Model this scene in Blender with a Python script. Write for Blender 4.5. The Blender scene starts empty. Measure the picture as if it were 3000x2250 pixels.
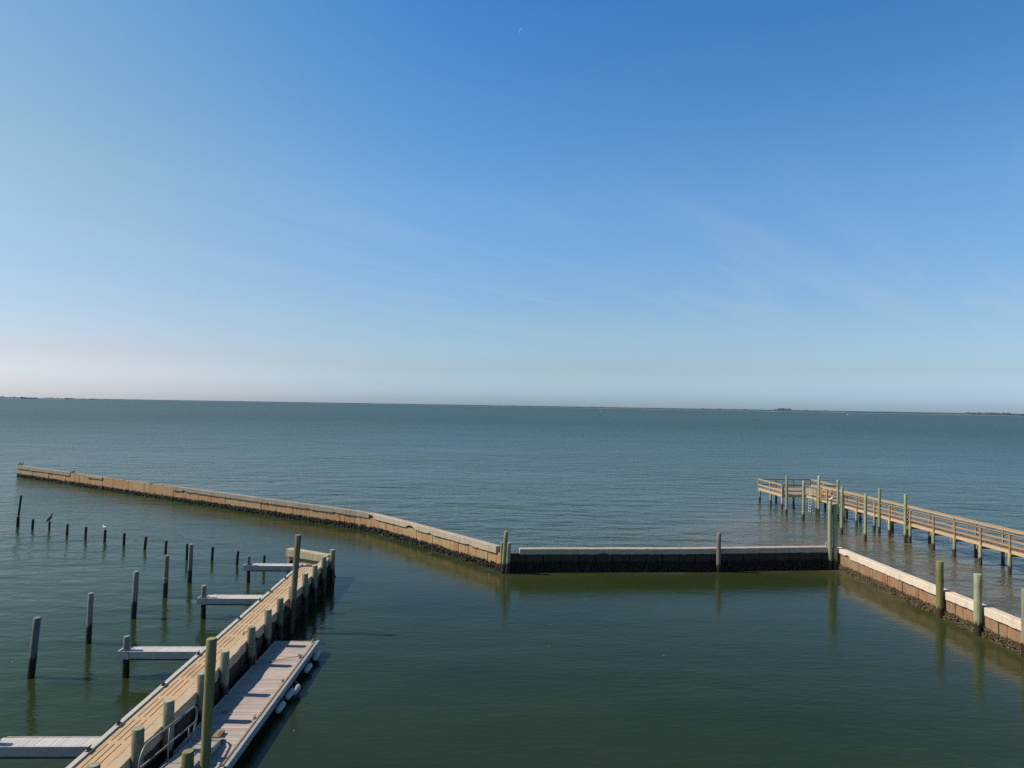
import bpy, math, random
from mathutils import Vector, Matrix, noise as mnoise
random.seed(7)
R = math.radians
scene = bpy.context.scene
col = scene.collection

# ------------------------------------------------------------------ camera model (photo pixels 3000 x 2250 -> world metres)
F, ROLL, V0, H = 2080.0, 0.0163, 62.0, 10.5
PITCH = math.atan(V0 / F)
def ray(px, py):
    u, v = px - 1500, py - 1125
    u2 = u * math.cos(ROLL) + v * math.sin(ROLL); v2 = -u * math.sin(ROLL) + v * math.cos(ROLL)
    return u2, F * math.cos(PITCH) + v2 * math.sin(PITCH), F * math.sin(PITCH) - v2 * math.cos(PITCH)
def at(px, py, z=0.0):
    x, y, k = ray(px, py); t = (z - H) / k
    return Vector((x * t, y * t, z))
def atY(px, py, Y):
    x, y, k = ray(px, py); t = Y / y
    return Vector((x * t, Y, H + k * t))

cam = bpy.data.cameras.new('camera'); cam_o = bpy.data.objects.new('camera', cam); col.objects.link(cam_o)
cam.sensor_width = 36; cam.lens = F / 3000 * 36; cam.clip_start = 0.1; cam.clip_end = 40000
cam_o.matrix_world = Matrix.Translation((0, 0, H)) @ Matrix.Rotation(R(90) + PITCH, 4, 'X') @ Matrix.Rotation(ROLL, 4, 'Z')
scene.camera = cam_o
scene.view_settings.view_transform = 'Standard'; scene.view_settings.look = 'None'
scene.view_settings.exposure = 0; scene.view_settings.gamma = 1
try:
    scene.cycles.use_denoising = False
    scene.cycles.sample_clamp_indirect = 4.0
    scene.cycles.max_bounces = 6
except Exception: pass

# ------------------------------------------------------------------ node helpers
class NT:
    def __init__(s, tree): s.t = tree
    def n(s, kind, ins=None, **props):
        nd = s.t.nodes.new(kind)
        for k, v in props.items(): setattr(nd, k, v)
        for k, v in (ins or {}).items():
            sock = nd.inputs[k]
            if hasattr(v, 'is_output'): s.t.links.new(v, sock)
            elif hasattr(v, 'outputs'): s.t.links.new(v.outputs[0], sock)
            else: sock.default_value = v
        return nd
    def math(s, op, a, b=0.0, c=None, clamp=False):
        ins = {0: a, 1: b}
        if c is not None: ins[2] = c
        return s.n('ShaderNodeMath', ins, operation=op, use_clamp=clamp).outputs[0]
    def vmath(s, op, a, b=None, out=0, **kw):
        ins = {0: a}
        if b is not None: ins[1] = b
        return s.n('ShaderNodeVectorMath', ins, operation=op).outputs[out]
    def mix(s, f, a, b, blend='MIX'):
        nd = s.n('ShaderNodeMix', None, data_type='RGBA', blend_type=blend)
        for idx, v in ((0, f), (6, a), (7, b)):
            if hasattr(v, 'is_output'): s.t.links.new(v, nd.inputs[idx])
            else: nd.inputs[idx].default_value = v if idx == 0 else (tuple(v) + (1,))[:4]
        return nd.outputs[2]
    def noise(s, vec, scale, detail=4, rough=0.55, out=0, dist=0.0):
        return s.n('ShaderNodeTexNoise', {'Vector': vec, 'Scale': scale, 'Detail': detail, 'Roughness': rough, 'Distortion': dist}).outputs[out]
    def ramp(s, f, a, b, clamp=True):
        nd = s.n('ShaderNodeMapRange', {'Value': f, 'From Min': a, 'From Max': b}); nd.clamp = clamp
        return nd.outputs[0]
    def map(s, vec, scale=(1, 1, 1), loc=(0, 0, 0), rot=(0, 0, 0)):
        return s.n('ShaderNodeMapping', {'Vector': vec, 'Scale': scale, 'Location': loc, 'Rotation': rot}).outputs[0]
    def sep(s, vec): return s.n('ShaderNodeSeparateXYZ', {0: vec}).outputs
    def comb(s, x, y, z): return s.n('ShaderNodeCombineXYZ', {0: x, 1: y, 2: z}).outputs[0]

def material(name):
    m = bpy.data.materials.new(name); m.use_nodes = True
    t = NT(m.node_tree); b = m.node_tree.nodes['Principled BSDF']
    return m, t, b
def setc(t, b, sock, v):
    if hasattr(v, 'is_output'): t.t.links.new(v, b.inputs[sock])
    else: b.inputs[sock].default_value = (tuple(v) + (1,))[:4] if isinstance(v, tuple) else v
def objvec(t):
    oc = t.n('ShaderNodeTexCoord').outputs['Object']
    rnd = t.n('ShaderNodeObjectInfo').outputs['Random']
    off = t.math('MULTIPLY', rnd, 57.0)
    return t.vmath('ADD', oc, t.comb(off, off, off)), rnd
def bump(t, b, h, strength=0.4, dist=0.02):
    nd = t.n('ShaderNodeBump', {'Strength': strength, 'Distance': dist, 'Height': h}); t.t.links.new(nd.outputs[0], b.inputs['Normal'])
def worldz(t): return t.sep(t.n('ShaderNodeNewGeometry').outputs['Position'])[2]

M = {}
def m_pile(key, top, top2, wet, tide, moss=0.0, mosscol=(.16, .17, .04)):
    m, t, b = material(key); v, rnd = objvec(t)
    grain = t.noise(t.map(v, (9, 9, .5)), 3.0, 5, .6)
    blot = t.noise(v, 1.6, 3)
    c = t.mix(t.ramp(grain, .35, .68), top2, top)
    c = t.mix(t.math('MULTIPLY', t.ramp(blot, .5, .72), .55), c, tuple(x * .45 for x in top))
    if moss:
        ms = t.noise(t.map(v, (3, 3, .7)), 2.2, 4)
        c = t.mix(t.math('MULTIPLY', t.ramp(ms, .52 - .1 * moss, .66), moss), c, mosscol)
    crack = t.noise(t.map(v, (26, 26, .35)), 2.0, 2)
    c = t.mix(t.math('MULTIPLY', t.ramp(crack, .6, .7), .6), c, tuple(x * .3 for x in top))
    z = worldz(t)
    z2 = t.math('ADD', z, t.math('MULTIPLY', t.math('SUBTRACT', t.noise(t.map(v, (5, 5, 1)), 2.5, 4), .5), .5))
    w = t.ramp(z2, tide + .07, tide - .07)
    spk = t.ramp(t.noise(v, 28, 3), .58, .7)
    wetc = t.mix(t.math('MULTIPLY', spk, .6), wet, tuple(min(1, x * 3.2 + .02) for x in wet))
    c = t.mix(w, c, wetc)
    nz = t.sep(t.n('ShaderNodeNewGeometry').outputs['True Normal'])[2]
    tn = t.noise(v, 14, 4)
    tc = t.mix(t.ramp(tn, .35, .65), tuple(min(.5, x * 1.5 + .04) for x in top), tuple(x * .8 for x in top))
    c = t.mix(t.math('MULTIPLY', t.ramp(nz, .75, .95), .75), c, tc)
    hv = t.math('MULTIPLY_ADD', rnd, .5, .72)
    c = t.n('ShaderNodeHueSaturation', {'Color': c, 'Value': hv}).outputs[0]
    setc(t, b, 'Base Color', c); setc(t, b, 'Roughness', t.math('MULTIPLY_ADD', w, -.35, .85))
    bump(t, b, t.math('ADD', grain, t.math('MULTIPLY', crack, -.8)), .35, .006)
    M[key] = m
m_pile('pile_green', (.345, .355, .22), (.225, .24, .15), (.026, .019, .010), .62, .6, (.23, .24, .07))
m_pile('pile_dark', (.17, .155, .11), (.10, .09, .065), (.06, .045, .012), 1.5, .45, (.20, .17, .03))
m_pile('pile_dock', (.26, .265, .175), (.145, .155, .11), (.012, .012, .009), .8, .55, (.13, .14, .035))
m_pile('pile_moss', (.23, .22, .10), (.12, .115, .055), (.05, .03, .008), .5, .8, (.17, .16, .03))
m_pile('pile_grey', (.22, .21, .18), (.10, .11, .10), (.010, .008, .006), .78, .12)
m_pile('pile_stub', (.030, .028, .026), (.014, .014, .014), (.008, .007, .006), .3)
m_pile('pile_pier', (.40, .40, .25), (.27, .29, .185), (.045, .033, .017), .58, .4, (.24, .22, .06))
m_pile('pile_weath', (.22, .195, .175), (.12, .105, .10), (.012, .010, .008), .45)

def m_concrete(key, a, bcol, dark=.35):
    m, t, b = material(key); v, rnd = objvec(t)
    n1 = t.noise(v, .9, 6, .6); n2 = t.noise(v, 7, 5, .65); n3 = t.noise(v, 40, 3, .6)
    c = t.mix(t.ramp(n1, .35, .65), a, bcol)
    c = t.mix(t.math('MULTIPLY', t.ramp(n2, .56, .72), dark), c, tuple(x * .35 for x in a))
    c = t.mix(t.math('MULTIPLY', t.ramp(n3, .3, .75), .35), c, tuple(x * .55 for x in a))
    pit = t.n('ShaderNodeTexVoronoi', {'Vector': v, 'Scale': 5.0}).outputs['Distance']
    pm = t.math('MULTIPLY', t.ramp(pit, .10, .05), t.ramp(n1, .48, .6))
    c = t.mix(t.math('MULTIPLY', pm, .7), c, (.05, .04, .03))
    strk = t.noise(t.map(v, (2.2, 2.2, .25)), 2.0, 4)
    c = t.mix(t.math('MULTIPLY', t.ramp(strk, .55, .75), .4), c, (.16, .12, .08))
    setc(t, b, 'Base Color', c); setc(t, b, 'Roughness', .92)
    bump(t, b, t.math('ADD', n2, t.math('MULTIPLY', n3, .5)), .55, .03)
    M[key] = m
m_concrete('cap_pale', (.74, .60, .455), (.64, .525, .41), .26)
m_concrete('cap_grey', (.32, .275, .215), (.235, .21, .17), .5)
m_concrete('cap_dock', (.56, .405, .265), (.46, .345, .235), .35)
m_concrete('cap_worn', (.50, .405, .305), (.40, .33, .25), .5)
m_concrete('cap_buff', (.47, .385, .245), (.40, .34, .23), .3)

def m_wall(key, base, base2, rust, wet, tide):
    m, t, b = material(key)
    uv = t.n('ShaderNodeUVMap').outputs[0]; s = t.sep(uv)
    v3 = t.comb(s[0], s[1], 0.0)
    n1 = t.noise(v3, 1.1, 5)
    c = t.mix(t.ramp(n1, .35, .66), base, base2)
    st = t.noise(t.map(v3, (3.2, .35, 1)), 2.0, 5, .62)
    big = t.noise(t.map(v3, (.22, .2, 1)), 1.0, 2)
    rm = t.math('MULTIPLY', t.ramp(st, .46, .62), t.ramp(big, .34, .52))
    c = t.mix(t.math('MULTIPLY', rm, .9), c, rust)
    st2 = t.noise(t.map(v3, (6, .5, 1), (9, 4, 0)), 2.0, 4)
    c = t.mix(t.math('MULTIPLY', t.ramp(st2, .56, .72), .5), c, (.07, .05, .03))
    zz = t.math('ADD', s[1], t.math('MULTIPLY', t.math('SUBTRACT', t.noise(t.map(v3, (2.2, 1, 1)), 1.3, 5), .5), .5))
    w = t.ramp(zz, tide + .08, tide - .08)
    wn = t.ramp(t.noise(v3, 16, 4), .5, .75)
    c = t.mix(w, c, t.mix(wn, wet, tuple(x * 2.6 for x in wet)))
    setc(t, b, 'Base Color', c); setc(t, b, 'Roughness', .88)
    bump(t, b, t.math('ADD', n1, t.noise(v3, 22, 4)), .5, .04)
    M[key] = m
m_wall('wall_rust', (.40, .27, .135), (.33, .245, .13), (.36, .085, .022), (.016, .014, .007), .42)
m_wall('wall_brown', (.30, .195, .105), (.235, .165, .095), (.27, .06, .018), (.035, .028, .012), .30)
m_wall('wall_shade', (.05, .04, .027), (.03, .025, .018), (.05, .022, .010), (.003, .003, .002), .66)  # base colours kept near black to carry the shade on these walls

def m_simple(key, c1, c2, scale=4.0, rough=.7, stretch=(1, 1, 1), metal=0.0, bmp=.3):
    m, t, b = material(key); v, rnd = objvec(t)
    n1 = t.noise(t.map(v, stretch), scale, 5, .6); n2 = t.noise(v, scale * 9, 3)
    c = t.mix(t.ramp(n1, .33, .67), c1, c2)
    c = t.mix(t.math('MULTIPLY', t.ramp(n2, .45, .8), .35), c, tuple(x * .5 for x in c1))
    c = t.n('ShaderNodeHueSaturation', {'Color': c, 'Value': t.math('MULTIPLY_ADD', rnd, .26, .87)}).outputs[0]
    setc(t, b, 'Base Color', c); setc(t, b, 'Roughness', rough); setc(t, b, 'Metallic', metal)
    if bmp: bump(t, b, t.math('ADD', n1, n2), bmp, .01)
    M[key] = m
m_simple('oyster', (.19, .14, .07), (.022, .018, .010), 13.0, .9)
m_simple('oyster_dark', (.016, .013, .008), (.05, .042, .024), 9.0, .85)
m_simple('white_rail', (.50, .455, .375), (.39, .36, .30), 3.0, .6)
m_simple('alu', (.44, .43, .41), (.34, .335, .33), 6.0, .5, metal=.3)
m_simple('tube', (.27, .265, .25), (.20, .20, .195), 6.0, .5, metal=.3)
m_simple('gang_plate', (.40, .36, .28), (.33, .30, .24), 5.0, .6)
m_simple('gang_skirt', (.28, .29, .30), (.2, .21, .22), 5.0, .5)
m_simple('fender_white', (.47, .46, .42), (.30, .30, .27), 5.0, .45)
m_simple('black_rub', (.012, .012, .013), (.03, .03, .03), 8.0, .6)
m_simple('iron', (.025, .022, .02), (.06, .04, .03), 12.0, .55, metal=.5)
m_simple('rope', (.34, .31, .26), (.22, .20, .17), 30.0, .9)
m_simple('rope_dark', (.10, .085, .07), (.16, .13, .10), 30.0, .9)
m_simple('finger_beam', (.44, .41, .37), (.33, .31, .28), 2.5, .8, (1, 1, 3))
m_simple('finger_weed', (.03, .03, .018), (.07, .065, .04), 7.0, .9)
m_simple('lumber', (.43, .26, .12), (.33, .20, .098), 2.0, .8, (2, 2, 2))
m_simple('lumber_pale', (.54, .375, .215), (.45, .31, .18), 2.0, .8)
m_simple('ladder_white', (.62, .60, .57), (.5, .49, .47), 5.0, .5)
m_simple('block', (.30, .20, .11), (.24, .16, .09), 6.0, .8)
m_simple('bird_black', (.014, .013, .013), (.03, .028, .026), 20.0, .6)
m_simple('bird_white', (.75, .74, .71), (.68, .67, .65), 10.0, .7)
m_simple('bird_grey', (.30, .31, .33), (.24, .25, .27), 10.0, .7)
m_simple('bill_yellow', (.6, .38, .05), (.5, .3, .05), 10.0, .5)
m_simple('boat_white', (.8, .8, .78), (.7, .7, .7), 2.0, .4, bmp=0)
m_simple('boat_glass', (.03, .04, .05), (.02, .03, .04), 2.0, .2, bmp=0)
m_simple('foam', (.75, .76, .76), (.4, .45, .47), .6, .9, bmp=0)
m_simple('marker_board', (.8, .8, .78), (.7, .7, .7), 3.0, .6, bmp=0)
m_simple('shore_sand_hazy', (.20, .215, .225), (.165, .18, .19), .02, 1.0, bmp=0)  # distance haze tinted into the sand colour
m_simple('shore_green_hazy', (.060, .085, .095), (.040, .060, .070), .02, 1.0, bmp=0)  # woods colour tinted blue-grey to carry distance haze
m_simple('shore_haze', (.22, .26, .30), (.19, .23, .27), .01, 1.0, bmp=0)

def m_boards(key, axis, pitch, cols, rough=.8, grain=(1, 1, 1)):
    m, t, b = material(key); oc = t.n('ShaderNodeTexCoord').outputs['Object']; s = t.sep(oc)
    idx = t.math('FLOOR', t.math('MULTIPLY', s[axis], 1.0 / pitch))
    wn = t.n('ShaderNodeTexWhiteNoise', {'Vector': t.comb(idx, 3.1, 1.7)}, noise_dimensions='3D').outputs[0]
    c = t.mix(t.ramp(wn, 0, 1), cols[0], cols[1])
    gv = t.vmath('ADD', t.map(oc, grain), t.comb(t.math('MULTIPLY', wn, 31.0), 0, 0))
    n1 = t.noise(gv, 2.0, 6, .62)
    c = t.mix(t.math('MULTIPLY', t.ramp(n1, .45, .72), .55), c, cols[2])
    n2 = t.noise(oc, 1.1, 4)
    c = t.mix(t.math('MULTIPLY', t.ramp(n2, .52, .75), .45), c, tuple(x * .5 for x in cols[0]))
    setc(t, b, 'Base Color', c); setc(t, b, 'Roughness', rough)
    bump(t, b, n1, .35, .01); M[key] = m
m_boards('deck_tan', 0, .18, ((.52, .345, .19), (.485, .33, .185), (.38, .255, .14)), .8, (12, 1.2, 1))
m_boards('float_deck', 1, .145, ((.50, .41, .345), (.37, .295, .25), (.27, .215, .185)), .85, (1.5, 14, 1))
m_boards('finger_deck', 0, .14, ((.56, .52, .50), (.47, .43, .42), (.36, .33, .32)), .8, (14, 1.5, 1))
m_boards('pier_deck', 1, .146, ((.24, .19, .15), (.17, .135, .115), (.12, .095, .08)), .85, (1.5, 12, 1))
m_boards('platform_deck', 1, .146, ((.36, .29, .205), (.27, .215, .16), (.2, .16, .12)), .85, (1.5, 12, 1))

# ------------------------------------------------------------------ mesh helpers
class MB:
    def __init__(s): s.v = []; s.f = []; s.uv = []; s.smooth = []
    def add(s, vs, fs, smooth=False, uvs=None):
        o = len(s.v); s.v += [tuple(p) for p in vs]
        for f in fs:
            s.f.append(tuple(i + o for i in f)); s.smooth.append(smooth)
            s.uv.append([uvs[i] for i in f] if uvs else None)
    def frame(s, o, ax, ay, az, sz, smooth=False, jit=0):      # box centred at o
        vs = []
        for k in (-.5, .5):
            for i, j in ((-.5, -.5), (.5, -.5), (.5, .5), (-.5, .5)):
                p = Vector(o) + Vector(ax) * (i * sz[0]) + Vector(ay) * (j * sz[1]) + Vector(az) * (k * sz[2])
                if jit: p += Vector((random.uniform(-jit, jit), random.uniform(-jit, jit), random.uniform(-jit, jit)))
                vs.append(p)
        s.add(vs, [(3, 2, 1, 0), (4, 5, 6, 7), (0, 1, 5, 4), (1, 2, 6, 5), (2, 3, 7, 6), (3, 0, 4, 7)], smooth)
    def box(s, c, sz, rz=0.0, jit=0):
        a = Vector((math.cos(rz), math.sin(rz), 0)); s.frame(c, a, Vector((-a.y, a.x, 0)), (0, 0, 1), sz, jit=jit)
    def span(s, x0, x1, y0, y1, z0, z1): s.box(((x0 + x1) / 2, (y0 + y1) / 2, (z0 + z1) / 2), (x1 - x0, y1 - y0, z1 - z0))
    def bar(s, p, q, w, h, up=(0, 0, 1)):
        p, q = Vector(p), Vector(q); d = q - p; L = d.length; d.normalize()
        side = d.cross(Vector(up)); side = side.normalized() if side.length > 1e-5 else Vector((1, 0, 0))
        s.frame((p + q) / 2, d, side, side.cross(d), (L, w, h))
    def loft(s, pts, rads, seg=12, sq=None, cap=True, smooth=True, rough=0.0):
        pts = [Vector(p) for p in pts]; rings = []
        t0 = (pts[1] - pts[0]).normalized(); ref = Vector((1, 0, 0)) if abs(t0.x) < .9 else Vector((0, 1, 0))
        n = (ref - t0 * ref.dot(t0)).normalized()
        for i, p in enumerate(pts):
            t = (pts[min(i + 1, len(pts) - 1)] - pts[max(i - 1, 0)]).normalized()
            n = (n - t * n.dot(t)).normalized(); bb = t.cross(n); r = rads[i]
            ra, rb = (r, r) if not isinstance(r, tuple) else r
            ring = []
            for k in range(seg):
                a = 2 * math.pi * k / seg; q = 1 + (random.uniform(-rough, rough) if rough else 0)
                ring.append(p + n * (math.cos(a) * ra * q) + bb * (math.sin(a) * rb * q))
            rings.append(ring)
        vs = [p for r_ in rings for p in r_]; fs = []
        for i in range(len(rings) - 1):
            for k in range(seg):
                a, b_ = i * seg + k, i * seg + (k + 1) % seg
                fs.append((a, b_, b_ + seg, a + seg))
        s.add(vs, fs, smooth)
        if cap:
            o = len(s.v) - len(vs)
            s.f.append(tuple(o + k for k in reversed(range(seg)))); s.smooth.append(False); s.uv.append(None)
            s.f.append(tuple(o + (len(rings) - 1) * seg + k for k in range(seg))); s.smooth.append(False); s.uv.append(None)
    def build(s, name, mat=None, parent=None, loc=(0, 0, 0), rz=0.0, local=False):
        me = bpy.data.meshes.new(name); o = bpy.data.objects.new(name, me); col.objects.link(o)
        o.location = loc; o.rotation_euler = (0, 0, rz)
        vs = s.v
        if not local and (Vector(loc).length > 0 or rz):
            inv = (Matrix.Translation(loc) @ Matrix.Rotation(rz, 4, 'Z')).inverted(); vs = [inv @ Vector(p) for p in vs]
        me.from_pydata(vs, [], s.f); me.polygons.foreach_set('use_smooth', s.smooth)
        if any(u is not None for u in s.uv):
            ul = me.uv_layers.new(name='UVMap'); i = 0
            for u in s.uv:
                for k in (u or []): ul.data[i].uv = k; i += 1
        if mat: me.materials.append(M[mat] if isinstance(mat, str) else mat)
        me.update()
        if parent: o.parent = parent
        return o
def tag(o, label=None, cat=None, group=None, kind=None):
    for k, v in (('label', label), ('category', cat), ('group', group), ('kind', kind)):
        if v: o[k] = v
    return o
def thing(name, label, cat, loc=(0, 0, 0), rz=0.0, group=None):
    o = bpy.data.objects.new(name, None); col.objects.link(o); o.location = loc; o.rotation_euler = (0, 0, rz); o.empty_display_size = .2
    return tag(o, label, cat, group)
ORD = ['first', 'second', 'third', 'fourth', 'fifth', 'sixth', 'seventh', 'eighth', 'ninth', 'tenth', 'eleventh', 'twelfth', 'thirteenth', 'fourteenth', 'fifteenth']

# ------------------------------------------------------------------ sky, sun
SUN_EL, SUN_AZ = R(44.5), R(2.0)              # the sun stands to the left (-x), a hair beyond
sdir = Vector((-math.cos(SUN_EL) * math.cos(SUN_AZ), math.cos(SUN_EL) * math.sin(SUN_AZ), math.sin(SUN_EL)))
w = bpy.data.worlds.new('World'); scene.world = w; w.use_nodes = True
t = NT(w.node_tree); bg = w.node_tree.nodes['Background']
sky = t.n('ShaderNodeTexSky', None, sky_type='NISHITA', sun_disc=False, sun_elevation=SUN_EL, sun_rotation=R(-90) + SUN_AZ,
          altitude=0, air_density=1.0, dust_density=1.0, ozone_density=2.0)
SKYN = (t, sky, bg)
dirv = t.n('ShaderNodeTexCoord').outputs['Generated']; ds = t.sep(dirv)
elev = t.math('MAXIMUM', ds[2], 0.0)
# clear marine air: haze lightens and cools the low sky, deepens the blue away from the sun
def cramp(f, stops):
    nd = t.n('ShaderNodeValToRGB', {0: f}); el = nd.color_ramp.elements
    while len(el) < len(stops): el.new(.5)
    for e_, (p_, c_) in zip(el, stops): e_.position = p_; e_.color = tuple(v_ / 2.5 for v_ in c_) + (1,)
    return nd.outputs[0]
away = cramp(elev, [(0.0, (1.05, 1.45, 2.15)), (.02, (1.0, 1.34, 2.05)), (.05, (.93, 1.11, 1.43)), (.11, (.96, 1.16, 1.33)), (.28, (.88, 1.32, 1.62)), (.49, (.46, 1.16, 1.66)), (.62, (.30, .74, 1.15)), (.85, (.18, .42, .72))])  # last stops dim the unseen overhead sky to cut ambient light
sunw = cramp(elev, [(0.0, (1.36, 1.55, 2.22)), (.02, (1.22, 1.36, 1.92)), (.06, (1.10, 1.07, 1.30)), (.11, (1.05, 1.10, 1.22)), (.28, (1.12, 1.30, 1.16)), (.49, (.82, 1.24, 1.34)), (.60, (.42, .58, .68)), (.85, (.24, .34, .48))])  # last stops dim the unseen sky round the sun to deepen shadows
lf = t.n('ShaderNodeMapRange', {'Value': ds[0], 'From Min': -.02, 'From Max': -.58}); lf.interpolation_type = 'SMOOTHSTEP'
corr = t.mix(lf.outputs[0], away, sunw)
skyc = t.mix(1.0, sky.outputs[0], corr, 'MULTIPLY')
skyc = t.mix(1.0, skyc, (2.5, 2.5, 2.5), 'MULTIPLY')
# thin high cirrus: streaks that follow a plane high overhead
inv = t.math('DIVIDE', 1.0, t.math('ADD', elev, .06))
pl = t.comb(t.math('MULTIPLY', ds[0], inv), t.math('MULTIPLY', ds[1], inv), 0.0)
cir = t.noise(t.map(t.map(pl, rot=(0, 0, R(-47))), (.30, 1.7, 1)), 1.3, 8, .64, dist=.8)
patch = t.noise(t.map(pl, (.25, .3, 1), (4.2, 1.0, 0)), .8, 2)
band = t.math('MULTIPLY', t.ramp(elev, .04, .12), t.ramp(elev, .36, .16))
cm = t.math('MULTIPLY', t.math('MULTIPLY', t.ramp(cir, .47, .74), t.ramp(patch, .34, .60)), band)
skyc = t.mix(t.math('MULTIPLY', cm, .28), skyc, (5.6, 6.3, 6.9))
t.t.links.new(skyc, bg.inputs[0]); bg.inputs[1].default_value = 0.1
sun = bpy.data.lights.new('sun', 'SUN'); sun.energy = 5.0; sun.angle = R(.53); sun.color = (1, .92, .79)
sun_o = bpy.data.objects.new('sun', sun); col.objects.link(sun_o); sun_o.location = (-30, 20, 40)
sun_o.rotation_euler = (-sdir).to_track_quat('-Z', 'Y').to_euler()

# ------------------------------------------------------------------ main lines of the harbour (world metres, water level z = 0)
BWPTS = ((-65.3, 94.3, 0), (-12.6, 59.3, 0), (-11.0, 57.9, 0), (-8.4, 55.0, 0), (-.55, 45.25, 0))
BW = [Vector(p) for p in BWPTS]
BACK = [Vector((-.1, 45.0, 0)), Vector((11.1, 45.95, 0)), Vector((21.1, 47.35, 0))]
RW = [Vector((21.8, 47.75, 0)), Vector((22.27, 37.45, 0)), Vector((22.74, 26.0, 0))]

# ------------------------------------------------------------------ water
def axis_lines(lo, hi, step, far, grow=1.25):
    a = []; x = lo
    while x <= hi + 1e-6: a.append(x); x += step
    s = step
    while a[-1] < far: s *= grow; a.append(a[-1] + s)
    s = step; b = []; x = lo
    while x > -far: s *= grow; x -= s; b.append(x)
    return list(reversed(b)) + a
xs = axis_lines(-75, 45, 1.0, 16000); ys = [y for y in axis_lines(6, 125, 1.0, 16000) if y > -60]
chain = BW + BACK[1:] + RW[1:]
def inside(x, y):             # on the harbour side of the sea walls?
    if x > 22.6 - .04 * (y - 26): return False
    for a, b in zip(chain[:-1], chain[1:]):
        if a.x <= x < b.x: return y < a.y + (b.y - a.y) * (x - a.x) / (b.x - a.x)
    return x < chain[0].x and y < 94 - (chain[0].x - x) * 1.2
def segd(x, y, pts):
    best = 1e9
    for a, b in zip(pts[:-1], pts[1:]):
        dx, dy = b.x - a.x, b.y - a.y; k = max(0, min(1, ((x - a.x) * dx + (y - a.y) * dy) / (dx * dx + dy * dy)))
        best = min(best, math.hypot(x - a.x - k * dx, y - a.y - k * dy))
    return best
wv = []; calm = []; silt_reflect = []
for y in ys:
    for x in xs:
        wv.append((x, y, 0.0))
        near = -90 < x < 60 and -70 < y < 140
        if near and inside(x, y):
            c = 1.0 - .50 * max(0, min(1, (-x - 10) / 42))
            s = .35 * math.exp(-segd(x, y, RW) / 2.6) + .22 * math.exp(-segd(x, y, BACK) / 2.2) + .12 * math.exp(-segd(x, y, BW) / 2.5)  # brown by the walls: silt, plus back wall and breakwater reflections painted in
        else:
            d = segd(x, y, BACK + RW) if near else 999
            c = .25 * math.exp(-d / 9.0)
            g = math.exp(-(((x - 26) / 11) ** 2 + ((y - 54) / 19) ** 2)) if near else 0
            s = min(1.0, 1.1 * g + .6 * math.exp(-d / 7.0))
        calm.append(c); silt_reflect.append(s)
nx = len(xs); wf = []
for j in range(len(ys) - 1):
    for i in range(nx - 1): wf.append((j * nx + i, j * nx + i + 1, (j + 1) * nx + i + 1, (j + 1) * nx + i))
me = bpy.data.meshes.new('water'); me.from_pydata(wv, [], wf)
for nm, dat in (('calm', calm), ('silt_reflect', silt_reflect)):
    a = me.attributes.new(nm, 'FLOAT', 'POINT'); a.data.foreach_set('value', dat)
m, t, b = material('water')
pos = t.n('ShaderNodeNewGeometry').outputs['Position']; ps = t.sep(pos)
ca = t.n('ShaderNodeAttribute', None, attribute_name='calm').outputs['Fac']; si = t.n('ShaderNodeAttribute', None, attribute_name='silt_reflect').outputs['Fac']
def hgt(vec):
    sea = t.noise(t.map(vec, (.55, 1.15, 1), rot=(0, 0, R(8))), .75, 5, .60, dist=.35)
    rip = t.noise(t.map(vec, (.8, 2.3, 1), (3, 7, 0), (0, 0, R(-24))), 1.9, 3, .55, dist=.2)
    a = t.math('MULTIPLY', sea, t.math('MULTIPLY_ADD', ca, -.375, .39))
    big = t.noise(t.map(vec, (.6, 1.3, 1), (11, 5, 0), R(6) and (0, 0, R(6))), .24, 2, .5)
    a = t.math('MULTIPLY_ADD', big, t.math('MULTIPLY_ADD', ca, -.62, .65), a)
    return t.math('MULTIPLY_ADD', rip, t.math('MULTIPLY', ca, .0115), a)
EPS = .045
h0 = hgt(pos); hx = hgt(t.vmath('ADD', pos, (EPS, 0, 0))); hy = hgt(t.vmath('ADD', pos, (0, EPS, 0)))
gust = t.math('MULTIPLY_ADD', t.ramp(t.noise(t.map(pos, (.6, 1.5, 1)), .035, 3), .3, .7), 1.0, .5)
sx = t.math('MULTIPLY', t.math('DIVIDE', t.math('SUBTRACT', h0, hx), EPS), gust)
sy = t.math('MULTIPLY', t.math('DIVIDE', t.math('SUBTRACT', h0, hy), EPS), gust)
fade = t.ramp(t.vmath('LENGTH', pos, out=1), 900, 120)
sx = t.math('MULTIPLY', sx, t.math('MULTIPLY_ADD', fade, .7, .3)); sy = t.math('MULTIPLY', sy, t.math('MULTIPLY_ADD', fade, .7, .3))
nrm = t.vmath('NORMALIZE', t.comb(sx, sy, 1.0))
t.t.links.new(nrm, b.inputs['Normal'])
deep = t.mix(t.ramp(t.noise(t.map(pos, (.5, 1.6, 1)), .06, 4), .3, .7), (.024, .054, .034), (.036, .066, .041))
harb = t.mix(t.ramp(t.noise(t.map(pos, (.7, 1.4, 1)), .11, 4, .6), .32, .68), (.0135, .0255, .0060), (.0225, .0335, .0085))
bc = t.mix(ca, deep, harb)
sn = t.math('MULTIPLY', si, t.ramp(t.noise(t.map(pos, (.5, 1, 1)), .22, 4), .15, .6))
bc = t.mix(sn, bc, (.115, .092, .050))
setc(t, b, 'Base Color', bc); setc(t, b, 'IOR', 1.333); setc(t, b, 'Specular IOR Level', t.math('MULTIPLY_ADD', ca, -.21, .37)); dist = t.vmath('LENGTH', t.vmath('SUBTRACT', pos, (0, 20, 0)), out=1)
far = t.math('POWER', t.ramp(dist, 30, 420), .5)
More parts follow.
